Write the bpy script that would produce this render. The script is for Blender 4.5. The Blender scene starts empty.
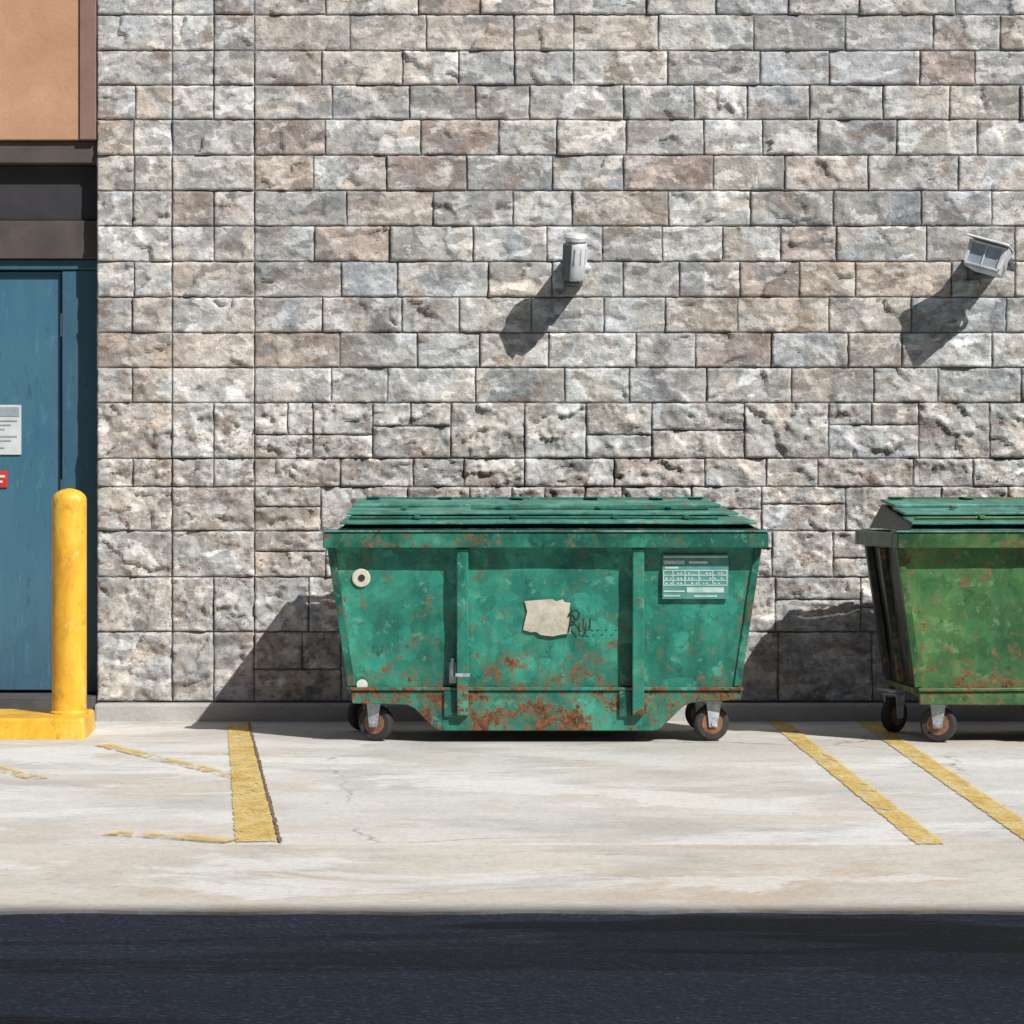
import bpy, math, random
import numpy as np
from mathutils import Vector, Matrix
random.seed(7); rng=np.random.default_rng(23)
S=bpy.context.scene
COL=S.collection

# ------------------------------------------------------------------ helpers
def empty(name, loc=(0,0,0), rotz=0):
    o=bpy.data.objects.new(name,None); COL.objects.link(o)
    o.location=loc; o.rotation_euler=(0,0,rotz); o.empty_display_size=.2
    return o
class MB:
    def __init__(s): s.v=[]; s.f=[]
    def add(s,vs,fs):
        b=len(s.v); s.v+= [tuple(p) for p in vs]; s.f+=[tuple(i+b for i in f) for f in fs]
    def hexa(s,p):   # p: 4 bottom ccw, 4 top ccw
        s.add(p,[(3,2,1,0),(4,5,6,7),(0,1,5,4),(1,2,6,5),(2,3,7,6),(3,0,4,7)])
    def box(s,x0,x1,y0,y1,z0,z1):
        s.hexa([(x0,y0,z0),(x1,y0,z0),(x1,y1,z0),(x0,y1,z0),(x0,y0,z1),(x1,y0,z1),(x1,y1,z1),(x0,y1,z1)])
    def prism_xz(s,poly,y0,y1):   # poly ccw seen from -y (x right,z up)
        n=len(poly)
        vs=[(x,y0,z) for x,z in poly]+[(x,y1,z) for x,z in poly]
        fs=[tuple(range(n)),tuple(range(2*n-1,n-1,-1))]
        for i in range(n):
            j=(i+1)%n; fs.append((j,i,i+n,j+n))
        s.add(vs,fs)
    def cyl(s,c,axis,r,h,seg=24,r2=None):
        r2=r if r2 is None else r2
        a=Vector(axis).normalized(); q=a.to_track_quat('Z','Y'); c=Vector(c)
        vs=[]
        for k,(rr,t) in enumerate(((r,-h/2),(r2,h/2))):
            for i in range(seg):
                an=2*math.pi*i/seg
                vs.append(c+q@Vector((rr*math.cos(an),rr*math.sin(an),t)))
        fs=[tuple(range(seg-1,-1,-1)),tuple(range(seg,2*seg))]
        for i in range(seg):
            j=(i+1)%seg; fs.append((i,j,j+seg,i+seg))
        s.add(vs,fs)
    def lathe(s,c,axis,prof,seg=28):  # prof list (r,t)
        a=Vector(axis).normalized(); q=a.to_track_quat('Z','Y'); c=Vector(c)
        n=len(prof); vs=[]; fs=[]
        for r,t in prof:
            for i in range(seg):
                an=2*math.pi*i/seg
                vs.append(c+q@Vector((r*math.cos(an),r*math.sin(an),t)))
        for k in range(n-1):
            for i in range(seg):
                j=(i+1)%seg; fs.append((k*seg+i,k*seg+j,(k+1)*seg+j,(k+1)*seg+i))
        fs.append(tuple(range(seg-1,-1,-1))); fs.append(tuple(range((n-1)*seg,n*seg)))
        s.add(vs,fs)
    def xf(s,M,start=0):
        for i in range(start,len(s.v)): s.v[i]=tuple(M@Vector(s.v[i]))
    def obj(s,name,mat,parent=None,bevel=0,smooth=False,seg=2):
        me=bpy.data.meshes.new(name); me.from_pydata(s.v,[],s.f); me.update()
        o=bpy.data.objects.new(name,me); COL.objects.link(o)
        if mat: me.materials.append(mat)
        if parent: o.parent=parent
        if bevel:
            m=o.modifiers.new('Bevel','BEVEL'); m.width=bevel; m.segments=seg; m.limit_method='ANGLE'; m.angle_limit=math.radians(35)
            m.harden_normals=False
        if smooth:
            for p in me.polygons: p.use_smooth=True
            try: me.set_sharp_from_angle(angle=math.radians(38))
            except Exception: pass
        return o

class NT:
    def __init__(s,name):
        s.m=bpy.data.materials.new(name); s.m.use_nodes=True; s.t=s.m.node_tree
        s.t.nodes.clear(); s.out=s.t.nodes.new('ShaderNodeOutputMaterial')
        s.p=s.t.nodes.new('ShaderNodeBsdfPrincipled'); s.l(s.p.outputs[0],s.out.inputs[0])
        s.tc=s.t.nodes.new('ShaderNodeTexCoord').outputs['Object']
    def l(s,a,b): s.t.links.new(a,b)
    def set(s,sock,v):
        if isinstance(v,bpy.types.NodeSocket): s.l(v,sock)
        elif isinstance(v,(tuple,list)):
            v=tuple(v)
            if sock.type=='RGBA' and len(v)==3: v=v+(1,)
            sock.default_value=v
        else: sock.default_value=v
    def map(s,scale=(1,1,1),loc=(0,0,0),rot=(0,0,0),vec=None):
        n=s.t.nodes.new('ShaderNodeMapping'); s.l(vec or s.tc,n.inputs[0])
        n.inputs['Scale'].default_value=scale; n.inputs['Location'].default_value=loc; n.inputs['Rotation'].default_value=rot
        return n.outputs[0]
    def noise(s,scale,detail=4,rough=.55,dist=0,vec=None,col=False):
        n=s.t.nodes.new('ShaderNodeTexNoise'); s.l(vec or s.tc,n.inputs['Vector'])
        n.inputs['Scale'].default_value=scale; n.inputs['Detail'].default_value=detail
        n.inputs['Roughness'].default_value=rough; n.inputs['Distortion'].default_value=dist
        return n.outputs['Color' if col else 0]
    def vor(s,scale,vec=None,out='Distance',feature='F1',rand=1,metric=None):
        n=s.t.nodes.new('ShaderNodeTexVoronoi'); n.feature=feature; s.l(vec or s.tc,n.inputs['Vector'])
        if metric: n.distance=metric
        n.inputs['Scale'].default_value=scale; n.inputs['Randomness'].default_value=rand
        return n.outputs[out]
    def ramp(s,fac,stops,interp='LINEAR'):
        n=s.t.nodes.new('ShaderNodeValToRGB'); n.color_ramp.interpolation=interp
        e=n.color_ramp.elements
        while len(e)<len(stops): e.new(.5)
        for i,(p,c) in enumerate(stops):
            e[i].position=p; c=(c,c,c) if not isinstance(c,(tuple,list)) else c
            e[i].color=tuple(c)+(1,)
        s.l(fac,n.inputs[0]); return n.outputs[0]
    def step(s,fac,a,b):  # 0 at a, 1 at b (either order)
        n=s.t.nodes.new('ShaderNodeMapRange'); s.set(n.inputs[0],fac)
        n.inputs[1].default_value=a; n.inputs[2].default_value=b; n.inputs[3].default_value=0; n.inputs[4].default_value=1
        return n.outputs[0]
    def mix(s,f,a,b,mode='MIX'):
        n=s.t.nodes.new('ShaderNodeMixRGB'); n.blend_type=mode
        s.set(n.inputs[0],f); s.set(n.inputs[1],a); s.set(n.inputs[2],b); return n.outputs[0]
    def math(s,op,a,b=0.,clamp=False):
        n=s.t.nodes.new('ShaderNodeMath'); n.operation=op; n.use_clamp=clamp
        s.set(n.inputs[0],a); s.set(n.inputs[1],b); return n.outputs[0]
    def sep(s,vec=None):
        n=s.t.nodes.new('ShaderNodeSeparateXYZ'); s.l(vec or s.tc,n.inputs[0]); return n.outputs
    def maprange(s,v,a,b,c=0.,d=1.):
        n=s.t.nodes.new('ShaderNodeMapRange'); s.set(n.inputs[0],v)
        for i,k in enumerate((a,b,c,d)): n.inputs[i+1].default_value=k
        return n.outputs[0]
    def bump(s,h,strength=.5,dist=.01):
        n=s.t.nodes.new('ShaderNodeBump'); s.l(h,n.inputs['Height'])
        n.inputs['Strength'].default_value=strength; n.inputs['Distance'].default_value=dist
        s.l(n.outputs[0],s.p.inputs['Normal'])
    def fin(s,col,rough=.8,metal=0.,spec=.5):
        s.set(s.p.inputs['Base Color'],col); s.set(s.p.inputs['Roughness'],rough); s.set(s.p.inputs['Metallic'],metal)
        s.p.inputs['Specular IOR Level'].default_value=spec
        return s.m

# ------------------------------------------------------------------ materials
def mat_stone():
    n=NT('split_face_stone')
    a=n.t.nodes.new('ShaderNodeAttribute'); a.attribute_name='Col'; c=a.outputs['Color']
    nb0=n.noise(7,5,.74,col=True,vec=n.map((1,1,1.5),(3,1,7),(0,.5,0)))
    nb=n.sep(nb0)
    wv=n.mix(.075,n.tc,nb0,'ADD')
    cell=n.sep(n.vor(13,vec=n.map((1,.5,2.3),rot=(0,.65,0),vec=wv),out='Color'))
    c=n.mix(1.,c,n.ramp(cell[0],[(0,.66),(.25,.88),(.6,1.03),(.85,1.14),(1,1.42)]),'MULTIPLY')
    nA=n.noise(26,4,.70)
    c=n.mix(.8,c,n.ramp(nA,[(.3,.62),(.5,1.),(.7,1.28)]),'MULTIPLY')
    z=n.sep()[2]
    low=n.maprange(z,1.56,1.50)     # rougher, more iron-rich masonry below
    m=n.step(nb[0],.565,.595); c=n.mix(n.math('MULTIPLY',m,.65),c,(.64,.635,.625))
    m=n.step(n.math('ADD',nb[1],n.math('MULTIPLY',low,.012)),.58,.61); c=n.mix(n.math('MULTIPLY',m,.58),c,(.255,.185,.15))
    m=n.step(nb[2],.58,.605); c=n.mix(n.math('MULTIPLY',m,.55),c,(.19,.205,.235))
    f=n.noise(46,3,.7,vec=n.map((1,1,1.6),(9,2,4)))
    m=n.math('MULTIPLY',n.step(n.math('ADD',f,n.math('MULTIPLY',low,.045)),.645,.68),n.step(nb[1],.44,.52))
    c=n.mix(n.math('MULTIPLY',m,.85),c,(.15,.085,.055))
    g=n.math('MULTIPLY',n.maprange(z,.7,.05),n.step(nb[2],.4,.6))
    c=n.mix(n.math('MULTIPLY',g,.4),c,(.19,.17,.155))
    n.bump(n.noise(45,2,.7),.55,.010)
    return n.fin(c,.88,spec=.3)
def mat_mortar():
    n=NT('mortar'); c=n.ramp(n.noise(40,3,.7),[(.3,(.11,.11,.12)),(.7,(.20,.20,.205))])
    return n.fin(c,.95)
def mat_concrete(name='concrete',base=(.60,.585,.555),warm=(.53,.455,.37),seed=0,streak=.5,cracks=False):
    n=NT(name)
    nz=n.sep(n.noise(1.1,5,.66,col=True,vec=n.map((1,1.2,1),(seed,seed*2,0))))
    c=n.ramp(nz[0],[(.3,tuple(k*.76 for k in base)),(.5,base),(.7,tuple(min(k*1.1,.78) for k in base))])
    st=n.sep(n.noise(1.15,5,.66,.4,vec=n.map((.75,1.5,1),(seed+4,1,0),(0,0,.06)),col=True))
    c=n.mix(n.math('MULTIPLY',n.step(st[0],.50,.60),streak),c,warm)
    c=n.mix(n.math('MULTIPLY',n.step(st[1],.53,.58),.6),c,(.73,.725,.71))
    c=n.mix(n.math('MULTIPLY',n.step(st[2],.55,.62),.5),c,(.40,.385,.37))
    fn=n.noise(50,3,.7)
    c=n.mix(.5,c,n.ramp(fn,[(.3,.70),(.5,1.),(.7,1.12)]),'MULTIPLY')
    sp=n.noise(15,4,.76,vec=n.map((.8,1.4,1),(3,4,1)))
    c=n.mix(n.math('MULTIPLY',n.math('MULTIPLY',n.step(sp,.62,.68),n.step(nz[1],.46,.55)),.55),c,(.25,.215,.185))
    if cracks:
        cr=n.vor(.33,vec=n.mix(.22,n.tc,n.noise(3,4,.7,col=True),'ADD'),feature='DISTANCE_TO_EDGE')
        c=n.mix(n.math('MULTIPLY',n.step(cr,.0035,.001),n.math('MULTIPLY',n.step(nz[2],.46,.56),.6)),c,(.20,.175,.15))
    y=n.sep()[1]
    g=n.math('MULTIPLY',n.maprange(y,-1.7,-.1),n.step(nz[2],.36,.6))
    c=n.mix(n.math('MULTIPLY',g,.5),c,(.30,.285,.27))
    n.bump(fn,.4,.006)
    return n.fin(c,.85,spec=.3)
def mat_asphalt():
    n=NT('asphalt')
    s1=n.sep(n.noise(.55,4,.56,.7,vec=n.map((.42,1.9,1),(2.3,7.1,0)),col=True))
    c=n.ramp(s1[2],[(.35,(.066,.085,.115)),(.65,(.115,.140,.178))])
    c=n.mix(n.math('MULTIPLY',n.step(s1[0],.48,.53),.75),c,(.034,.040,.052))
    c=n.mix(n.math('MULTIPLY',n.step(s1[1],.535,.565),.85),c,(.010,.011,.014))
    st=n.noise(3.2,4,.75,vec=n.map((.5,1.8,1),(8,2,0)))
    c=n.mix(n.math('MULTIPLY',n.step(st,.57,.68),.45),c,(.20,.215,.24))
    ag=n.t.nodes.new('ShaderNodeTexVoronoi'); n.l(n.tc,ag.inputs[0]); ag.inputs['Scale'].default_value=95
    c=n.mix(.7,c,n.ramp(n.sep(ag.outputs['Color'])[0],[(0,.55),(.75,1.05),(.9,1.3),(1,2.6)]),'MULTIPLY')
    n.bump(ag.outputs['Distance'],.9,.008)
    return n.fin(c,.75)
def mat_yline(lo=.36,hi=.43,name='worn_yellow_line_paint',top=.90):
    n=NT(name)
    c=n.ramp(n.noise(8,4,.72,vec=n.map((1.5,.7,1))),[(.3,(.56,.34,.085)),(.5,(.72,.51,.14)),(.68,(.74,.64,.36))])
    n.fin(c,.7)
    m=n.step(n.noise(6,6,.80,vec=n.map((2.,.6,1))),lo,hi)
    m2=n.step(n.noise(70,3,.7),.30,.50)
    m=n.math('MULTIPLY',n.math('MULTIPLY',m,m2),top)
    tr=n.t.nodes.new('ShaderNodeBsdfTransparent'); mx=n.t.nodes.new('ShaderNodeMixShader')
    n.l(m,mx.inputs[0]); n.l(tr.outputs[0],mx.inputs[1]); n.l(n.p.outputs[0],mx.inputs[2]); n.l(mx.outputs[0],n.out.inputs[0])
    return n.m
def mat_green(name,c1,c2,c3,seed,rust=.0,low=.0,rough=.42,edge=None):
    """weathered painted steel"""
    n=NT(name); v=n.map((1,1,1),(seed,seed*1.7,seed*.6))
    na=n.sep(n.noise(3.2,5,.68,.6,vec=v,col=True))
    c=n.ramp(na[0],[(.3,c1),(.5,c2),(.68,c3)])
    st=n.sep(n.noise(2.2,4,.7,vec=n.map((5,5,.7),(seed,2,1)),col=True))
    c=n.mix(.55,c,n.ramp(st[0],[(.35,.66),(.5,1.),(.68,1.28)]),'MULTIPLY')
    fn0=n.noise(13,5,.78,vec=v,col=True); fn=n.sep(fn0)
    cell=n.vor(15,vec=n.mix(.10,v,fn0,'ADD'),out='Color')
    c=n.mix(.75,c,n.ramp(n.sep(cell)[1],[(0,.68),(.7,1.0),(1,1.36)]),'MULTIPLY')
    c=n.mix(n.math('MULTIPLY',n.step(fn[1],.575,.63),.4),c,tuple(min(1,k*1.15+.10) for k in c3))
    c=n.mix(n.math('MULTIPLY',n.step(fn[2],.59,.64),.5),c,tuple(k*.35 for k in c1))
    p=n.sep(); z=p[2]
    zz=n.maprange(z,.52,.16)
    f=n.math('ADD',fn[0],n.math('MULTIPLY',n.math('MULTIPLY',zz,zz),low))
    f=n.math('ADD',f,n.math('MULTIPLY',n.step(st[1],.42,.7),.07))
    f=n.math('ADD',f,n.math('MULTIPLY',n.math('SUBTRACT',na[2],.5),.35))
    f=n.math('ADD',f,rust)
    if edge:
        ax=n.math('ABSOLUTE',p[0]); f=n.math('ADD',f,n.maprange(ax,edge-.10,edge,0,.07))
    f2=n.noise(38,3,.72,vec=v)
    f=n.math('ADD',f,n.math('MULTIPLY',n.math('SUBTRACT',f2,.5),.5))
    m=n.step(f,.66,.69)
    halo=n.step(f,.55,.68)
    rc=n.ramp(f2,[(.32,(.035,.016,.011)),(.5,(.115,.045,.021)),(.66,(.24,.11,.05))])
    c=n.mix(n.math('MULTIPLY',halo,.6),c,(.16,.12,.055))
    c=n.mix(m,c,rc)
    r=n.mix(m,(rough,)*3,(.9,)*3)
    n.bump(f2,.35,.005)
    return n.fin(c,r,spec=.4)
def mat_metal(name,a,b,rough=.45,metal=.7,sc=30):
    n=NT(name); c=n.ramp(n.noise(sc,4,.7),[(.35,a),(.65,b)]); return n.fin(c,rough,metal)
def mat_plain(name,a,b,sc=8,rough=.7,bump=.2,stretch=(1,1,1)):
    n=NT(name); c=n.ramp(n.noise(sc,5,.7,.3,vec=n.map(stretch)),[(.32,a),(.68,b)])
    if bump>.25: n.bump(n.noise(60,2,.7),bump,.004)
    return n.fin(c,rough)
def mat_door(name,a,b):
    n=NT(name); c=n.ramp(n.noise(2.0,5,.7,.5,vec=n.map((2.2,1,.6))),[(.32,a),(.68,b)])
    s=n.sep(n.noise(9,5,.75,vec=n.map((3,1,.7)),col=True))
    c=n.mix(n.math('MULTIPLY',n.step(s[0],.58,.66),.35),c,tuple(k*1.5+.03 for k in b))
    c=n.mix(n.math('MULTIPLY',n.step(s[1],.60,.66),.5),c,tuple(k*.5 for k in a))
    z=n.sep()[2]; g=n.math('MULTIPLY',n.maprange(z,.75,.13),n.step(s[2],.38,.6)); c=n.mix(n.math('MULTIPLY',g,.45),c,(.06,.065,.065))
    return n.fin(c,.5)
def mat_yellow(name='yellow_paint',low=.10,chip=.69):
    n=NT(name)
    c=n.ramp(n.noise(4,5,.72,.6,vec=n.map((1,1,.5))),[(.3,(.56,.27,.02)),(.5,(.78,.44,.035)),(.7,(.86,.58,.12))])
    v=n.sep(n.noise(15,6,.76,vec=n.map((1,1,.6),(4,2,3)),col=True))
    c=n.mix(n.math('MULTIPLY',n.step(v[0],.56,.62),.6),c,(.45,.21,.03))
    c=n.mix(n.math('MULTIPLY',n.step(v[2],.58,.64),.5),c,(.86,.66,.28))
    m=n.step(n.math('ADD',v[1],n.math('MULTIPLY',n.maprange(n.sep()[2],.35,.0),low)),chip-.03,chip+.01)
    c=n.mix(n.math('MULTIPLY',m,.75),c,(.20,.15,.11))
    return n.fin(c,.5)

M_stone=mat_stone(); M_mortar=mat_mortar()
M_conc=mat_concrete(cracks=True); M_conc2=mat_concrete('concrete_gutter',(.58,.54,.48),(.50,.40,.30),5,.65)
M_kerb=mat_concrete('kerb_concrete',(.50,.49,.475),(.44,.40,.36),9,.3)
M_asph=mat_asphalt()
M_line=mat_yline(); M_linef=mat_yline(.42,.52,'faded_yellow_line_paint',.8)

# ------------------------------------------------------------------ ground
g=MB(); g.add([(-300,-300,0),(300,-300,0),(300,300,0),(-300,300,0)],[(0,1,2,3)])
g.obj('ground',mat_plain('soil_and_gravel',(.16,.14,.11),(.26,.23,.19),3,.95))
def sheet(name,x0,x1,y0,y1,z,mat,parent=None):
    m=MB(); m.add([(x0,y0,z),(x1,y0,z),(x1,y1,z),(x0,y1,z)],[(0,1,2,3)]); return m.obj(name,mat,parent)
sheet('road',-60,60,-15,-5.0,.004,M_asph)
pv=empty('concrete_pavement')
TOP=.012
xs=[-24,-18,-12,-7.4,-3.2,4.4,9,13.5,18,23,28,32]
s=MB()
for a,b in zip(xs[:-1],xs[1:]):
    s.box(a+.003,b-.003,-4.236,.6,-.05,TOP)
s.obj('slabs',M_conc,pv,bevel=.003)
s=MB()
N=900; X=np.linspace(-24,32,N)
e=-5.47+.012*np.sin(X*3.1)+.010*np.sin(X*11.3+1)+rng.normal(0,.005,N)
vs=[(x,-4.243,TOP) for x in X]+[(x,yy,TOP) for x,yy in zip(X,e)]+[(x,yy-.004,.0) for x,yy in zip(X,e)]
fs=[(i+1,i,N+i,N+i+1) for i in range(N-1)]+[(N+i+1,N+i,2*N+i,2*N+i+1) for i in range(N-1)]
s.add(vs,fs); s.obj('gutter_strip',M_conc2,pv)
sheet('joint_filler',-24,32,-5.3,.6,.007,mat_plain('joint_sealant',(.16,.14,.12),(.28,.25,.22),20,.9),pv)

def stripe(mb,p,q,w,z=TOP+.004,w2=None):
    p=Vector(p);q=Vector(q);d=(q-p);L=d.length;d.normalize();nrm=Vector((-d.y,d.x)); w2=w2 or w
    k=max(8,int(L/.03)); vs=[];fs=[]
    for i in range(k+1):
        c=p+d*(L*i/k); ww=w+(w2-w)*i/k; a=ww/2+random.uniform(-.004,.004); b=ww/2+random.uniform(-.004,.004)
        vs+= [(c.x+nrm.x*a,c.y+nrm.y*a,z),(c.x-nrm.x*b,c.y-nrm.y*b,z)]
    for i in range(k): fs.append((2*i+1,2*i+3,2*i+2,2*i))
    mb.add(vs,fs)
rm=empty('road_marking')
m=MB(); stripe(m,(-1.285,-.20),(-.79,-4.20),.095,w2=.13); stripe(m,(1.25,-.15),(1.29,-4.25),.09); stripe(m,(1.67,-.15),(1.64,-4.2),.095)
stripe(m,(5.9,-.15),(5.9,-4.2),.105); stripe(m,(9.6,-.15),(9.6,-4.2),.105)
m.obj('bay_lines',M_line,rm)
m=MB(); stripe(m,(-1.75,-1.22),(-1.0,-2.5),.085,TOP+.006); stripe(m,(-2.75,-.98),(-1.78,-2.5),.085,TOP+.006)
stripe(m,(-1.27,-4.0),(-.86,-4.19),.11,TOP+.008); stripe(m,(-3.3,-3.72),(-1.75,-3.78),.08,TOP+.006); stripe(m,(-3.9,-1.5),(-2.6,-3.6),.085,TOP+.008)
m.obj('hatching',M_linef,rm)
m=MB(); stripe(m,(-1.232,-.20),(-.715,-4.22),.010,TOP+.006)
m.obj('tar_seam',mat_plain('tar',(.10,.07,.05),(.24,.17,.10),20,.7),rm)

# ------------------------------------------------------------------ stone building
bld=empty('stone_building')
tabs=[np.random.default_rng(k).random((256,256)) for k in range(6)]
def vn(x,y,k=0):
    xi=np.floor(x).astype(int); yi=np.floor(y).astype(int); fx=x-xi; fy=y-yi
    fx=fx*fx*(3-2*fx); fy=fy*fy*(3-2*fy); T=tabs[k]
    a=T[xi&255,yi&255]; b=T[(xi+1)&255,yi&255]; c=T[xi&255,(yi+1)&255]; d=T[(xi+1)&255,(yi+1)&255]
    return (a*(1-fx)+b*fx)*(1-fy)+(c*(1-fx)+d*fx)*fy-.5
def fbm(x,y,f,o=4,k=0):
    r=0;a=1.
    for i in range(o):
        r=r+a*vn(x*f+17*i,y*f+31*i,(k+i)%6); f*=2.1; a*=.55
    return r
PAL=[((.455,.445,.432),6),((.405,.40,.395),5),((.515,.505,.49),3.5),((.455,.42,.39),4.5),((.36,.31,.285),2.0),((.40,.408,.42),1.8),((.335,.328,.32),1.2),((.43,.38,.335),1.)]
PW=np.array([w for _,w in PAL]); PW=PW/PW.sum()
V=[];F=[];C=[];base=0
def block(x0,x1,z0,z1,rough,hi):
    global base
    j=.0020; x0+=j;x1-=j;z0+=j;z1-=j
    w=x1-x0;h=z1-z0
    res=(.0095 if hi else .035)
    nx=max(4,int(w/res)); nz=max(4,int(h/res))
    ed=.0045
    u=np.concatenate([[0,ed*.5],np.linspace(ed*1.6,w-ed*1.6,nx),[w-ed*.5,w]])
    v=np.concatenate([[0,ed*.5],np.linspace(ed*1.6,h-ed*1.6,nz),[h-ed*.5,h]])
    U,Vv=np.meshgrid(u,v); X=x0+U; Z=z0+Vv
    k=rng.integers(4,9) if rough<.5 else rng.integers(7,15)
    dx=fbm(X,Z,14,3,1)*.05; dz=fbm(X+9,Z+5,14,3,2)*.05
    sx=rng.random(k)*w; sz=rng.random(k)*h
    ang=rng.uniform(-.9,.9)
    ca,sa=math.cos(ang),math.sin(ang)
    pu=(U+dx); pv_=(Vv+dz)
    D=np.stack([((pu-a)*ca+(pv_-b)*sa)**2+2.6*(-(pu-a)*sa+(pv_-b)*ca)**2 for a,b in zip(sx,sz)])
    idx=D.argmin(0)
    amp=.45+rough*.8
    gx=rng.normal(0,.14*amp,k); gz=rng.normal(0,.16*amp,k); off=rng.normal(0,.0022*amp,k)
    H=gx[idx]*(U-sx[idx])+gz[idx]*(Vv-sz[idx])+off[idx]
    H=np.clip(H,-.008,.011)
    H=H+fbm(X,Z,12,5,3)*(.0022+.011*rough)+fbm(X,Z,55,3,4)*(.0006+.0032*rough)
    if rough>.5:
        pit=fbm(X,Z,24,3,5); H=H-np.clip(pit-.25,0,1)*.045
    y=-(.0085+rough*.004+rng.uniform(-.0015,.0025)+H)
    y=np.minimum(y,-.002)
    E=np.minimum(np.minimum(U,w-U),np.minimum(Vv,h-Vv))
    y=np.where(E<ed*.3,.004,np.where(E<ed,y*.7,y))
    jit=np.where(E<ed,1,0)
    X=X+jit*fbm(X*1.3,Z,40,2,0)*.004; Z=Z+jit*fbm(X,Z*1.3,40,2,1)*.004
    n0=base; r,c=U.shape
    V.append(np.stack([X,y,Z],-1).reshape(-1,3))
    I=np.arange(r*c).reshape(r,c)+n0
    F.append(np.stack([I[:-1,:-1],I[:-1,1:],I[1:,1:],I[1:,:-1]],-1).reshape(-1,4))
    col=np.array(PAL[rng.choice(len(PAL),p=PW)][0])*rng.uniform(.90,1.10)
    if rough>.5: col=col*.5+np.array((.475,.46,.44))*.52
    fac=rng.uniform(.74,1.24,k); tint=rng.normal(0,.03,(k,1))*np.array([[1,0,-1.]])
    cc=col[None,None,:]*fac[idx][...,None]*(1+tint[idx])
    cc=np.clip(cc,.02,.72)
    C.append(np.concatenate([cc,np.ones((r,c,1))],-1).reshape(-1,4))
    base+=r*c
DOOR0,DOOR1=-4.30,-1.976
ZTOP=6.2; PZ=.098
def hires(x0,x1,z0,z1): return x1>-2.9 and x0<3.4 and z0<3.9
def run(x0,x1,z0,z1,rough,wmin,wmax,split=0.):
    x=x0
    while x<x1-1e-4:
        w=rng.uniform(wmin,wmax)
        if x+w>x1-wmin*.6: w=x1-x
        if w>wmax*1.25: w=w/2
        hi=hires(x,x+w,z0,z1)
        if split and rng.random()<split and z1-z0>.18:
            f=rng.uniform(.38,.62); zm=z0+(z1-z0)*f
            if rng.random()<.5:
                block(x,x+w,z0,zm,rough,hi); block(x,x+w,zm,z1,rough,hi)
            else:
                q=x+w*rng.uniform(.4,.6)
                block(x,x+w,z0,zm,rough,hi); block(x,q,zm,z1,rough,hi); block(q,x+w,zm,z1,rough,hi)
        else: block(x,x+w,z0,z1,rough,hi)
        x+=w
rows=[(PZ,.43,1),(.43,.69,1),(.69,.91,1),(.91,1.12,1),(1.12,1.255,1),(1.255,1.52,1)]
z=1.52
while z<ZTOP-.01:
    hgt=.1665+rng.uniform(-.004,.004); rows.append((z,min(z+hgt,ZTOP),0)); z+=hgt
for (z0,z1,r) in rows:
    rr=.95 if r else .22
    if z1-z0<.2 and rng.random()<.75:
        m_=-1.80+rng.uniform(-.01,.01)
        block(DOOR1,m_,z0,z1,rr,True); block(m_,-1.618,z0,z1,rr,True)
    else: block(DOOR1,-1.618,z0,z1,rr,True)
    if rng.random()<.45 : 
        m_=-1.42; block(-1.618,m_,z0,z1,rr,True); block(m_,-1.226,z0,z1,rr,True)
    else: block(-1.618,-1.226,z0,z1,rr,True)
    run(-1.226,12.,z0,z1,rr,.25 if not r else .24,.46,.45 if r else 0)
    run(-9.,DOOR0,z0,z1,rr,.27,.46,.35 if r else 0)
V=np.concatenate(V);F=np.concatenate(F);C=np.concatenate(C)
me=bpy.data.meshes.new('stone_blocks'); me.vertices.add(len(V)); me.vertices.foreach_set('co',V.ravel())
me.loops.add(F.size); me.loops.foreach_set('vertex_index',F.ravel().astype(np.int32))
me.polygons.add(len(F)); me.polygons.foreach_set('loop_start',np.arange(0,F.size,4,dtype=np.int32))
me.update(); me.validate()
at=me.color_attributes.new('Col','FLOAT_COLOR','POINT'); at.data.foreach_set('color',C.ravel())
me.materials.append(M_stone)
o=bpy.data.objects.new('stone_blocks',me); COL.objects.link(o); o.parent=bld
print('stone verts',len(V))

M_blue=mat_door('blue_door_paint',(.036,.125,.20),(.060,.165,.24))
M_blue2=mat_door('blue_frame_paint',(.030,.10,.16),(.045,.13,.19))
M_dark=mat_plain('dark_transom',(.020,.020,.026),(.040,.038,.044),5,.6)
M_dark2=mat_plain('dark_bronze_trim',(.060,.048,.048),(.10,.082,.075),5,.6)
M_tan=mat_plain('tan_stucco',(.42,.235,.14),(.54,.32,.20),2.6,.85,.4)
M_brown=mat_plain('brown_pilaster',(.20,.12,.095),(.27,.165,.13),5,.8,.3)
m=MB(); m.box(DOOR1,12,.0,.30,0,ZTOP); m.box(-9,DOOR0,0,.30,0,ZTOP); m.obj('mortar_backing',M_mortar,bld)
m=MB(); m.box(-9,12,.301,9,0,ZTOP-.25); m.obj('inner_walls',mat_plain('render',(.3,.29,.27),(.38,.36,.34)),bld)
m=MB(); m.box(-9.06,12.06,-.06,.36,ZTOP+.002,ZTOP+.14); m.obj('parapet_coping',M_brown,bld,bevel=.01)
m=MB(); m.box(DOOR1+.002,12,-.10,-.002,0,.094); m.box(-9,DOOR0-.002,-.10,-.002,0,.094); m.obj('base_kerb',M_kerb,bld,bevel=.012)
m=MB(); m.box(DOOR0+.08,-2.060,-.004,.298,2.772,ZTOP); m.obj('stucco_panel',M_tan,bld,bevel=.004)
m=MB(); m.box(-2.057,DOOR1-.003,-.016,.297,2.772,ZTOP); m.box(DOOR0+.003,DOOR0+.077,-.016,.297,2.772,ZTOP); m.obj('panel_trim',M_brown,bld,bevel=.004)
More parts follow.
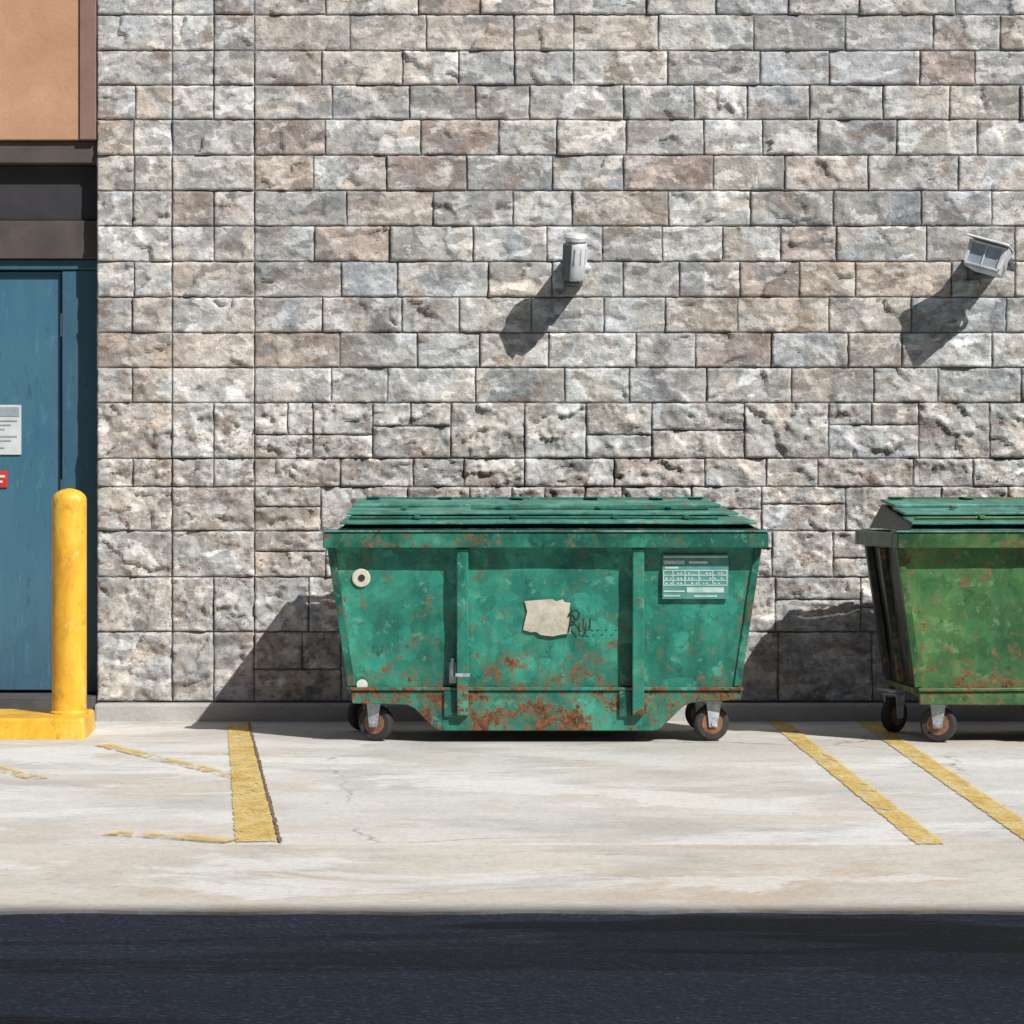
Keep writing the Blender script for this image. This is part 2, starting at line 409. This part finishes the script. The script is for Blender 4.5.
m=MB(); m.box(DOOR0+.003,DOOR1-.003,.02,.296,2.665,2.769); m.obj('lintel',M_dark2,bld,bevel=.004)
m=MB(); m.box(DOOR0+.003,DOOR1-.003,.10,.296,2.40,2.662); m.obj('transom_upper',M_dark,bld,bevel=.003)
m=MB(); m.box(DOOR0+.003,DOOR1-.003,.085,.296,2.215,2.397); m.obj('transom_lower',M_dark2,bld,bevel=.003)
m=MB(); m.box(DOOR0+.003,DOOR1-.003,.115,.296,2.165,2.212); m.box(-2.165,DOOR1-.003,.125,.296,.13,2.162); m.box(DOOR0+.003,-4.11,.125,.296,.13,2.162)
m.obj('door_frame',M_blue2,bld,bevel=.004)
m=MB(); m.box(-3.135,-2.172,.155,.20,.14,2.158); m.box(-4.105,-3.141,.155,.20,.14,2.158)
m.box(-2.185,-2.178,.148,.154,.16,2.14)
m.obj('double_door',M_blue,bld,bevel=.003)
m=MB(); m.box(-3.06,-3.02,.10,.12,.95,1.25); m.box(-3.25,-3.21,.10,.12,.95,1.25)
for hx in(-3.04,-3.23):
    for hz in(.98,1.22): m.box(hx-.01,hx+.01,.12,.154,hz-.01,hz+.01)
for hz in (.35,1.1,1.9): m.cyl((-2.168,.150,hz),(0,0,1),.009,.11,12)
m.obj('door_handles',mat_metal('brushed_steel',(.4,.4,.4),(.6,.6,.6)),bld)
m=MB(); m.box(DOOR0+.003,DOOR1-.003,-.08,.294,0,.125); m.obj('door_step',mat_plain('dark_step',(.05,.05,.055),(.10,.095,.095),6,.8),bld,bevel=.006)

sg=empty('notice_sign',(-2.44,.150,0))
m=MB(); m.box(-.13,.074,-.004,.003,1.275,1.515); m.obj('plate',mat_plain('off_white_plate',(.50,.55,.57),(.66,.69,.70),9,.5),sg,bevel=.001)
m=MB(); m.box(-.12,.064,-.0065,-.0042,1.46,1.505)
for i,zz in enumerate((1.435,1.415,1.395,1.36,1.34,1.305)): m.box(-.11,.055-.03*(i%3),-.0065,-.0042,zz,zz+.006)
m.obj('printing',mat_plain('blue_grey_ink',(.20,.27,.31),(.32,.40,.44),30),sg)
sg=empty('warning_sticker',(-2.44,.150,0))
m=MB(); m.box(-.12,.008,-.004,.003,1.118,1.198); m.obj('sticker',mat_plain('red_sticker',(.45,.03,.02),(.58,.06,.04),9,.5),sg)
m=MB(); m.box(-.10,-.004,-.006,-.0042,1.165,1.176); m.box(-.10,-.015,-.006,-.0042,1.14,1.15); m.obj('lettering',mat_plain('white_ink',(.6,.6,.6),(.8,.8,.8)),sg)

# ------------------------------------------------------------------ yellow kerb and bollard
M_yel=mat_yellow()
m=MB()
m.hexa([(-3.6,-.965,0),(-1.868,-.965,0),(-1.905,-.46,0),(-3.6,-.46,0),(-3.6,-.955,.104),(-1.878,-.955,.104),(-1.910,-.47,.104),(-3.6,-.47,.104)])
m.obj('kerb',mat_yellow('yellow_kerb_paint',.03,.67),None,bevel=.014,seg=3)
def bollard(x,y):
    e=empty('bollard',(x,y,.104))
    m=MB(); r=.077; prof=[(r,0),(r,.3),(r,.6),(r,.955)]
    for i in range(1,8): 
        a=i/8*math.pi/2; prof.append((r*math.cos(a),.955+.052*math.sin(a)))
    prof.append((.008,1.008)); m.lathe((0,0,0),(0,0,1),prof,40); m.obj('post',M_yel,e,smooth=True)
    m=MB(); m.lathe((0,0,0),(0,0,1),[(.086,0),(.086,.006),(.081,.012),(.078,.014)],36); m.obj('collar',M_yel,e,smooth=True)
bollard(-1.985,-.70)

# ------------------------------------------------------------------ wall lamps
M_lw=mat_metal('grey_cast_housing',(.50,.52,.54),(.74,.76,.78),.5,.1,14)
M_ld=mat_metal('dark_grey_housing',(.05,.06,.07),(.10,.11,.13),.5,.2,14)
M_lg=mat_metal('lamp_glass',(.22,.27,.32),(.40,.46,.52),.12,.0,10)
def wall_lamp(x,z,tilt,yaw,w,h,yh):
    e=empty('wall_lamp',(x,0,z))
    m=MB(); m.box(-.065,.065,yh+.11,-.012,-.075,.045); m.obj('shadow_box',M_ld,e,bevel=.006)  # added behind the head to thicken its shadow on the wall
    m=MB(); m.cyl((0,yh+.08,.01),(0,1,-.05),.030,.08,16); m.cyl((0,yh+.085,.0),(1,0,0),.03,.07,20); m.obj('arm',M_lw,e,smooth=True)
    R=Matrix.Translation((0,yh,0))@Matrix.Rotation(yaw,4,'Z')@Matrix.Rotation(tilt,4,'Y')@Matrix.Rotation(math.radians(-12),4,'X')
    hw,hh=w/2,h/2
    m=MB()
    m.hexa([(-hw*.86,-.075,-hh),(hw*.86,-.075,-hh),(hw*.7,.06,-hh*.86),(-hw*.7,.06,-hh*.86),(-hw,-.085,hh*.62),(hw,-.085,hh*.62),(hw*.74,.06,hh*.8),(-hw*.74,.06,hh*.8)])
    for i in range(5):
        xx=-hw*.6+i*hw*.3; m.box(xx-.003,xx+.003,.058,.082,-hh*.7,hh*.7)
    m.xf(R); m.obj('housing',M_lw,e,bevel=.006)
    m=MB(); m.hexa([(-hw*1.08,-.13,hh*.66),(hw*1.08,-.13,hh*.66),(hw*.82,.07,hh*.86),(-hw*.82,.07,hh*.86),(-hw*1.02,-.12,hh*.80),(hw*1.02,-.12,hh*.80),(hw*.7,.06,hh*1.02),(-hw*.7,.06,hh*1.02)])
    m.xf(R); m.obj('hood',M_lw,e,bevel=.004)
    m=MB(); m.box(-hw*.84,hw*.84,-.094,-.074,-hh*.9,-hh*.78); m.box(-hw*.84,hw*.84,-.094,-.078,hh*.45,hh*.60)
    m.box(-hw*.9,-hw*.74,-.095,-.078,-hh*.78,hh*.45); m.box(hw*.74,hw*.9,-.095,-.078,-hh*.78,hh*.45)
    m.box(-hw*.06,hw*.02,-.094,-.0885,-hh*.78,hh*.45)
    m.xf(R); m.obj('bezel',M_lw,e,bevel=.002)
    m=MB(); m.box(-hw*.73,hw*.73,-.088,-.070,-hh*.77,hh*.44); m.xf(R); m.obj('glass',M_lg,e)
    m=MB()
    for sx in(-1,1):
        m.box(sx*(hw*1.0)-.004,sx*(hw*1.0)+.004,-.02,.085,-.014,.014); m.cyl((sx*(hw*1.04),-.012,0),(1,0,0),.017,.016,16)
    m.box(-hw,hw,.083,.09,-.014,.014); m.xf(R); m.obj('yoke',M_ld,e,bevel=.002)
    return e
def wall_lamp_bullet(x,z,yh):
    """upright cylindrical flood lamp on a short knuckle arm"""
    e=empty('wall_lamp',(x,0,z))
    m=MB(); m.box(-.048,.040,yh+.10,-.012,-.115,.025); m.obj('shadow_box',M_ld,e,bevel=.006)  # added box, mostly hidden, joins the lamp's wall shadow into one shape
    m=MB(); m.cyl((.0,yh+.075,-.022),(0,1,0),.03,.08,16); m.obj('arm',M_lw,e,smooth=True)
    m=MB(); m.cyl((.052,yh+.03,-.045),(1,0,0),.024,.03,20); m.cyl((.070,yh+.03,-.045),(1,0,0),.012,.012,6); m.obj('knuckle',M_lw,e,bevel=.002,smooth=True)
    R=Matrix.Translation((0,yh,0))@Matrix.Rotation(math.radians(3),4,'Y')@Matrix.Rotation(math.radians(14),4,'X')
    m=MB(); m.lathe((0,0,0),(0,0,1),[(.034,-.105),(.044,-.10),(.050,-.085),(.052,-.02),(.054,.0),(.054,.055),(.048,.075),(.044,.08)],28); m.xf(R); m.obj('housing',M_lw,e,smooth=True)
    m=MB()
    for i in range(12):
        a=2*math.pi*i/12
        q=Matrix.Rotation(a,4,'Z'); st_=len(m.v); m.box(.046,.058,-.0025,.0025,-.02,.05); m.xf(q,st_)
    m.xf(R); m.obj('cooling_fins',M_lw,e)
    m=MB(); m.lathe((0,0,0),(0,0,1),[(.040,.078),(.056,.082),(.058,.10),(.050,.112),(.030,.116)],28); m.xf(R); m.obj('cap',M_lw,e,smooth=True)
    m=MB(); m.hexa([(-.056,-.052,-.10),(-.020,-.064,-.10),(-.020,-.040,-.10),(-.056,-.020,-.10),(-.060,-.054,.07),(-.018,-.068,.07),(-.018,-.040,.07),(-.060,-.020,.07)])  # dark block over the left front of the housing
    m.xf(R); m.obj('dark_left_cover',M_ld,e,bevel=.003)
wall_lamp_bullet(.293,2.185,-.27)
wall_lamp(2.230,2.185,math.radians(17),math.radians(-28),.20,.155,-.25)

# ------------------------------------------------------------------ dumpsters
M_tire=mat_plain('rubber_tyre',(.018,.018,.02),(.05,.045,.042),20,.85)
M_hub=mat_metal('rusty_hub',(.16,.06,.03),(.32,.17,.10),.8,.2)
M_fork=mat_metal('galvanised_fork',(.28,.33,.37),(.55,.60,.64),.5,.4)
M_ink=mat_plain('black_marker',(.01,.015,.015),(.03,.035,.03),30,.7)
def caster(e,x,y,yaw,tag):
    R=Matrix.Translation((x,y,0))@Matrix.Rotation(yaw,4,'Z')
    zc=.079+TOP
    m=MB(); m.lathe((0,0,zc),(0,1,0),[(.050,-.022),(.068,-.023),(.077,-.016),(.079,-.006),(.079,.006),(.077,.016),(.068,.023),(.050,.022)],32); m.xf(R)
    m.obj('tyre_'+tag,M_tire,e,smooth=True)
    m=MB(); m.lathe((0,0,zc),(0,1,0),[(.018,-.030),(.022,-.024),(.046,-.0235),(.051,-.018),(.051,.018),(.046,.0235),(.022,.024),(.018,.030)],28); m.xf(R)
    m.obj('hub_'+tag,M_hub,e,smooth=True)
    m=MB()
    for s_ in(-1,1):
        poly=[(-.018,zc-.016),(.018,zc-.016),(.036,zc+.088),(-.030,zc+.088)]
        m.prism_xz(poly,s_*.033-.003,s_*.033+.003)
        m.cyl((0,s_*.038,zc),(0,1,0),.011,.010,8)
    m.box(-.034,.040,-.037,.037,zc+.0885,zc+.096); m.cyl((0,0,zc+.103),(0,0,1),.03,.012,20); m.box(-.055,.055,-.05,.05,zc+.110,zc+.118)
    m.xf(R); m.obj('fork_'+tag,M_fork,e,bevel=.0015)
def dumpster(loc,rot,P,seed,first):
    c1,c2,c3=P
    e=empty('dumpster',loc,rot)
    Mb=mat_green('dumpster_body_paint',c1,c2,c3,seed,rust=-.022 if first else .0,low=.18,edge=.90)
    Mside_shade=mat_green('dumpster_end_shade_paint',(.006,.010,.010),(.010,.018,.017),(.022,.032,.028),seed+2,rust=-.02,low=.1)  # near-black colour paints in the shade of the ends turned from the sun
    Mr=mat_green('dumpster_rim_paint',tuple(k*.50 for k in c1),tuple(k*.6 for k in c2),tuple(k*.75 for k in c3),seed+3,rust=-.01,low=0)
    Ms=mat_green('dumpster_skirt_paint',tuple(k*.75 for k in c1),tuple(k*.85 for k in c2),c3,seed+5,rust=.06 ,low=.05)
    Ml=mat_green('dumpster_lid_paint',(.026,.14,.11),(.05,.21,.165),(.11,.30,.24),seed+8,rust=-.06,low=0,rough=.5)
    F0=-.52; B0=.197; BR=.242     # tub front / back and rear of the rim (local y)
    def wallpt(t):
        return (.835+(.922-.835)*t, F0+.03*(1-t), B0-.08*(1-t), .235+(.858-.235)*t)
    nx,nz=40,16
    def dent(a,b): return float(fbm(np.array([a*1.+seed]),np.array([b*1.+3.]),3.2,3,1)[0])*.016
    m=MB(); vs=[];fs=[]
    for j in range(nz+1):
        hw,yf,yb,zz=wallpt(j/nz)
        for i in range(nx+1):
            xx=-hw+2*hw*i/nx; b=4*(i/nx)*(1-i/nx)*4*(j/nz)*(1-j/nz)
            vs.append((xx,yf-dent(xx,zz)*min(1,b*1.5),zz))
    for j in range(nz):
        for i in range(nx):
            a=j*(nx+1)+i; fs.append((a,a+1,a+nx+2,a+nx+1))
    m.add(vs,fs)
    m.obj('tub_front',Mb,e,smooth=True)
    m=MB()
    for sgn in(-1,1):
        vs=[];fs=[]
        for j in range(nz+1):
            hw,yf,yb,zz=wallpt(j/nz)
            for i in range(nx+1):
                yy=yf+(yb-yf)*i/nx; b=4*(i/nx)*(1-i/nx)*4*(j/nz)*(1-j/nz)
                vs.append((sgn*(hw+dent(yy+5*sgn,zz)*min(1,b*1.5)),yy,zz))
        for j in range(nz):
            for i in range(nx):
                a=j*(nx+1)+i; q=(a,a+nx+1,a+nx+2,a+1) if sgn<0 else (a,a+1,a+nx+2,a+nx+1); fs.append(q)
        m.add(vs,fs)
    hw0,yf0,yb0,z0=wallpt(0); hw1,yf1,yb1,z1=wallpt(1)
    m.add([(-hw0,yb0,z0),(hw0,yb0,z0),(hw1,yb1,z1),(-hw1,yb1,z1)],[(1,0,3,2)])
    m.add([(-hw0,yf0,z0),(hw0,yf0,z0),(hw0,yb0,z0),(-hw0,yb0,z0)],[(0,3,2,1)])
    m.obj('tub_ends',Mside_shade,e,smooth=True)
    k0=0 if first else .27   # the second bin has a narrower trough
    m=MB()
    m.prism_xz([(-.45+k0,.075),(.47,.075),(.60,.20),(.60,.233),(-.56+k0,.233),(-.56+k0,.20)],yf0+.02,yb0-.02)
    m.obj('trough',Ms,e,bevel=.006)
    m=MB()
    m.prism_xz([(-.835,.182),(-.600+k0,.176),(-.565+k0,.160),(-.485+k0,.078),(-.455+k0,.064),(.470,.064),(.500,.076),(.595,.168),(.630,.184),(.845,.198),(.848,.236),(-.838,.236)],yf0-.020,yf0+.012)
    m.obj('skirt',Ms,e,bevel=.004)
    m=MB(); m.box(-.845,.855,yf0-.032,yf0+.01,.238,.252)
    for sgn in(-1,1):
        x_=sgn*.84; m.box(min(x_,x_+sgn*.012),max(x_,x_+sgn*.012),yf0+.012,yb0,.225,.25)
    m.obj('seam_lip',Ms,e,bevel=.003)
    m=MB()
    for a,b in((-.83,-.60),(.63,.84)): m.box(a,b,yf0+.02,yf0+.16,.21,.232); m.box(a,b,yb0-.18,yb0-.02,.21,.232)
    m.obj('caster_plates',Ms,e,bevel=.003)
    m=MB()
    for sgn in(-1,1):
        m.hexa([(sgn*hw0-(.020),yf0-.010,z0+.02),(sgn*hw0+.012,yf0-.010,z0+.02),(sgn*hw0+.012,yf0+.012,z0+.02),(sgn*hw0-.020,yf0+.012,z0+.02),
                (sgn*hw1-(.020),yf1-.010,z1-.002),(sgn*hw1+.012,yf1-.010,z1-.002),(sgn*hw1+.012,yf1+.012,z1-.002),(sgn*hw1-.020,yf1+.012,z1-.002)])
    m.obj('corner_angles',Mr,e,bevel=.003)
    ribs=((-.382,-.332),(.374,.424)) if first else ((-.300,-.25),(.374,.424))
    m=MB()
    for a,b in ribs:
        m.hexa([(a,yf0-.062,.135),(b,yf0-.062,.135),(b,yf0-.021,.125),(a,yf0-.021,.125),(a,yf1-.062,.853),(b,yf1-.062,.853),(b,yf1+.004,.853),(a,yf1+.004,.853)])
    m.obj('ribs',Mb,e,bevel=.005)
    m=MB()
    for a,b in ribs:  # dark strips painted left of each rib, where its cast shadow falls
        m.box(a-.055,a-.001,yf0-.006,yf0+.004,.255,.85)
        m.box(a-.055,a-.001,yf0-.034,yf0-.021,.125,.236)
    m.obj('rib_shade_strips',Mr,e,bevel=.002)
    ra=ribs[0][0]
    m=MB(); m.box(ra-.006,ra+.056,yf0-.070,yf0-.060,.30,.315); m.box(ra-.033,ra-.002,yf0-.03,yf0-.008,.27,.36); m.cyl((ra-.018,yf0-.038,.34),(0,0,1),.008,.08,12)
    m.obj('latch',M_fork,e,bevel=.002)
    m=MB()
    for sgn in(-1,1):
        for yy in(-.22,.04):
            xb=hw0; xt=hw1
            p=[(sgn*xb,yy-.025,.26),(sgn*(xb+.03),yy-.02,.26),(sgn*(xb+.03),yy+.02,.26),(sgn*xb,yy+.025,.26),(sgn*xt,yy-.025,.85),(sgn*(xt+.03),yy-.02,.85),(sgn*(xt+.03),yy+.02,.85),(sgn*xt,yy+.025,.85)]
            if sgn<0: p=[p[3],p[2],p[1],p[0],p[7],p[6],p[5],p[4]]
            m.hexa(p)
    m.obj('side_stiffeners',Mside_shade,e,bevel=.004)
    m=MB(); z0r,z1r=.856,.922
    m.box(-.955,.955,-.60,-.50,z0r,z1r); m.box(-.955,.955,BR-.06,BR,z0r,z1r)
    m.box(-.955,-.89,-.499,BR-.061,z0r,z1r-.002); m.box(.89,.955,-.499,BR-.061,z0r,z1r-.002)
    m.obj('rim',Mr,e,bevel=.005)
    m=MB(); m.box(-.962,.962,-.607,-.5,.9235,.931); m.obj('rim_lip',Ml,e,bevel=.002)
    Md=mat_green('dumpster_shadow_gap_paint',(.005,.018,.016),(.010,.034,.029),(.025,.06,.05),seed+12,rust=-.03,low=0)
    m=MB()
    m.hexa([(-.90,-.555,.932),(.93,-.555,.932),(.93,.20,.932),(-.90,.20,.932),(-.865,-.53,.953),(.885,-.53,.953),(.735,.18,1.040),(-.845,.18,1.040)])
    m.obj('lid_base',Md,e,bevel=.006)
    m=MB()
    def leaf(y0,y1,za,zb,xl0,xr0,xl1,xr1,t,ph):
        n1=34; vs=[];fs=[]
        for side in(0,1):
            for jj in range(4):
                v_=jj/3
                for ii in range(n1+1):
                    u_=ii/n1
                    x=(xl0+(xr0-xl0)*u_)*(1-v_)+(xl1+(xr1-xl1)*u_)*v_
                    zz=za+(zb-za)*v_+.0014*math.sin(x*4+ph)+.0006*math.sin(x*13+ph*2.3+v_*2)
                    vs.append((x,y0+(y1-y0)*v_,zz-(t if side==0 else 0)))
        A=lambda s_,j_,i_: s_*4*(n1+1)+j_*(n1+1)+i_
        for jj in range(3):
            for ii in range(n1):
                fs.append((A(1,jj,ii),A(1,jj,ii+1),A(1,jj+1,ii+1),A(1,jj+1,ii)))
                fs.append((A(0,jj,ii),A(0,jj+1,ii),A(0,jj+1,ii+1),A(0,jj,ii+1)))
            fs.append((A(0,jj,0),A(1,jj,0),A(1,jj+1,0),A(0,jj+1,0))); fs.append((A(0,jj,n1),A(0,jj+1,n1),A(1,jj+1,n1),A(1,jj,n1)))
        for ii in range(n1):
            fs.append((A(0,0,ii),A(0,0,ii+1),A(1,0,ii+1),A(1,0,ii))); fs.append((A(0,3,ii+1),A(0,3,ii),A(1,3,ii),A(1,3,ii+1)))
        m.add(vs,fs)
    leaf(-.565,-.33,.968,.992,-.885,.91,-.87,.862,.011,1)
    leaf(-.36,-.10,1.006,1.030,-.868,.850,-.862,.800,.011,2.4)
    leaf(-.13,.18,1.040,1.062,-.858,.790,-.850,.735,.013,4.1)
    m.obj('lid_panels',Ml,e,bevel=.003)
    m=MB(); m.cyl((-.03,.20,1.060),(1,0,0),.012,1.56,14)
    for xx in(-.78,-.45,-.12,.22,.52,.70): m.box(xx-.03,xx+.03,.13,.205,1.0655,1.074)
    m.cyl((-.05,-.47,.984),(1,0,0),.007,1.60,10); m.cyl((.20,-.24,1.022),(1,0,0),.006,1.05,10)
    for xx in(-.62,-.2,.24,.55):
        m.box(xx-.012,xx+.012,-.26,-.21,1.0225,1.034)
        m.box(xx+.05,xx+.075,-.495,-.44,.980,.994)
    m.obj('hinge_rods',Mr,e,bevel=.002)
    for (x,y,yaw,t) in ((-.735,-.43,math.radians(-22),'front_a'),(.722,-.43,math.radians(12),'front_b'),(-.82,.04,math.radians(40),'rear_a'),(.72,.04,math.radians(-20),'rear_b')):
        caster(e,x,y,yaw,t)
    yfz=lambda z_: F0+.03*(1-(z_-.235)/(.858-.235))-.0085
    if first:
        m=MB(); c=(-.795,yfz(.73),.725)
        m.lathe(c,(0,1,0),[(.036,-.001),(.040,.001)],20); m.obj('bare_patch',mat_plain('primer_patch',(.50,.46,.36),(.66,.62,.52),40,.8),e)
        m=MB(); m.cyl((c[0]+.002,c[1]-.0028,c[2]),(0,1,0),.015,.003,14); m.obj('bolt_hole',M_ink,e)
        m=MB(); m.cyl((-.792,yf0-.0125,.262),(0,1,0),.024,.004,18); m.obj('plug',mat_plain('white_plug',(.5,.55,.5),(.7,.75,.7)),e)
        pts=[(-.09,.625),(.03,.634),(.045,.624),(.075,.632),(.085,.62),(.108,.618),(.104,.59),(.112,.55),(.108,.485),(.07,.480),(.03,.472),(-.02,.478),(-.04,.492),(-.062,.490),(-.096,.500),(-.088,.54),(-.078,.58)]
        pts=pts[::-1]
        m=MB(); n_=len(pts); m.add([(x,yfz(z)-.003,z) for x,z in pts],[tuple(range(n_))]); 
        m.obj('torn_sticker',mat_plain('aged_paper',(.36,.33,.26),(.64,.60,.52),11,.85,.5),e)
        def stroke(mb,pl,w=.0045):
            for (xa,za),(xb,zb) in zip(pl[:-1],pl[1:]):
                d=Vector((xb-xa,zb-za)); 
                if d.length<1e-5: continue
                d.normalize(); nn=Vector((-d.y,d.x))*w; ex=d*w*.6
                q=[(xa-ex.x-nn.x,za-ex.y-nn.y),(xb+ex.x-nn.x,zb+ex.y-nn.y),(xb+ex.x+nn.x,zb+ex.y+nn.y),(xa-ex.x+nn.x,za-ex.y+nn.y)]
                stroke.k+=1
                mb.add([(x,yfz(z)-.006-stroke.k*.00012,z) for x,z in q],[(0,1,2,3)])
        stroke.k=0
        m=MB()
        stroke(m,[(.10,.49),(.108,.53),(.112,.575),(.10,.56),(.112,.582),(.135,.585),(.146,.57),(.14,.548),(.115,.535),(.135,.515),(.150,.492)],.004)
        stroke(m,[(.165,.55),(.162,.515),(.168,.497),(.182,.498),(.190,.52),(.193,.55),(.192,.50),(.205,.495)],.003)
        for xx in(.222,.258,.30): stroke(m,[(xx,.497),(xx+.007,.501)],.003)
        m.obj('graffiti',M_ink,e)
        m=MB()
        m.box(.505,.790,-.5295,-.520,.635,.826); m.obj('label_plate',mat_plain('label_teal',(.05,.20,.19),(.11,.32,.29),14,.5),e)
        m=MB(); y0,y1=-.5315,-.5297
        m.box(.51,.785,y0,y1,.812,.820); m.box(.51,.60,y0,y1,.785,.800); m.box(.515,.575,y0,y1,.765,.773); m.box(.62,.70,y0,y1,.787,.797)
        for i,zz in enumerate((.755,.735,.713,.692)): m.box(.508,.785,y0,y1,zz,zz+.004)
        for xx in(.508,.548,.60,.66,.72,.781): m.box(xx,xx+.004,y0-.0004,y1,.692,.757)
        m.box(.61,.77,y0-.0006,y1,.662,.684); m.box(.51,.60,y0-.0006,y1,.664,.671); m.box(.51,.58,y0-.0006,y1,.645,.651); m.box(.64,.74,y0,y1,.643,.650)
        for k in range(16):
            xx=.515+.016*k+random.uniform(0,.006); 
            for zz in(.741,.719,.698): 
                if random.random()<.55: m.box(xx,xx+.008,y0-.0008,y1,zz,zz+.007)
        m.obj('label_print',mat_plain('label_white',(.30,.48,.45),(.62,.72,.69),16,.6),e)
    return e
G1=((.011,.128,.096),(.022,.210,.155),(.060,.32,.225))
G2=((.020,.085,.035),(.045,.150,.050),(.105,.23,.075))
dumpster((.144,-.60,0),0,G1,2.3,True)
dumpster((2.545,-.60,0),math.radians(4.6),G2,9.1,False)

# ------------------------------------------------------------------ building across the service road (casts the foreground shade)
ob=empty('brick_building')
def mat_brick():
    n=NT('brick'); b=n.t.nodes.new('ShaderNodeTexBrick'); n.l(n.map(rot=(math.pi/2,0,0)),b.inputs[0])
    b.inputs['Scale'].default_value=4; b.inputs['Color1'].default_value=(.24,.11,.075,1); b.inputs['Color2'].default_value=(.17,.08,.06,1); b.inputs['Mortar'].default_value=(.3,.28,.26,1)
    return n.fin(b.outputs[0],.9)
HB=TOP+(15.0-5.42)*1.2
m=MB(); m.box(-26,38,-27,-15.05,0,HB-.3); m.obj('walls',mat_brick(),ob)
m=MB(); m.box(-26.1,38.1,-27.1,-15.0,HB-.298,HB); m.obj('parapet',M_mortar,ob)
m=MB(); m2=MB()
for fz in(1.0,4.6,8.0):
    for i in range(20):
        x=-24+i*3.1; m.box(x,x+1.5,-15.048,-15.02,fz,fz+1.7); m2.box(x-.08,x+1.58,-15.047,-14.97,fz-.12,fz-.002)
m.obj('windows',mat_metal('window_glass',(.03,.04,.05),(.06,.07,.08),.1,0.),ob); m2.obj('sills',M_mortar,ob)

# ------------------------------------------------------------------ light
sd=Vector((-.9,1,-1.2)).normalized()
L=bpy.data.lights.new('sun','SUN'); L.energy=5.0; L.angle=math.radians(.5); L.color=(1,.97,.915)
lo=bpy.data.objects.new('sun',L); COL.objects.link(lo); lo.rotation_euler=sd.to_track_quat('-Z','Y').to_euler(); lo.location=(8,-9,12)
el=math.asin(1.2/math.sqrt(.81+1+1.44)); 
W=bpy.data.worlds.new('World'); S.world=W; W.use_nodes=True
nt=W.node_tree; bg=nt.nodes['Background']; sk=nt.nodes.new('ShaderNodeTexSky'); sk.sky_type='NISHITA'; sk.sun_disc=False
sk.sun_elevation=el; sk.sun_rotation=math.atan2(.9,-1)
nt.links.new(sk.outputs[0],bg.inputs[0]); bg.inputs[1].default_value=.08
# ------------------------------------------------------------------ camera
cd=bpy.data.cameras.new('camera'); cam=bpy.data.objects.new('camera',cd); COL.objects.link(cam)
cam.location=(0,-12,1.1); cam.rotation_euler=(math.radians(90),0,0)
cd.sensor_width=36; cd.lens=36*2520/1024; cd.shift_y=-21/1024; cd.clip_end=1000
S.camera=cam
S.view_settings.view_transform='Standard'; S.view_settings.look='None'; S.view_settings.exposure=0
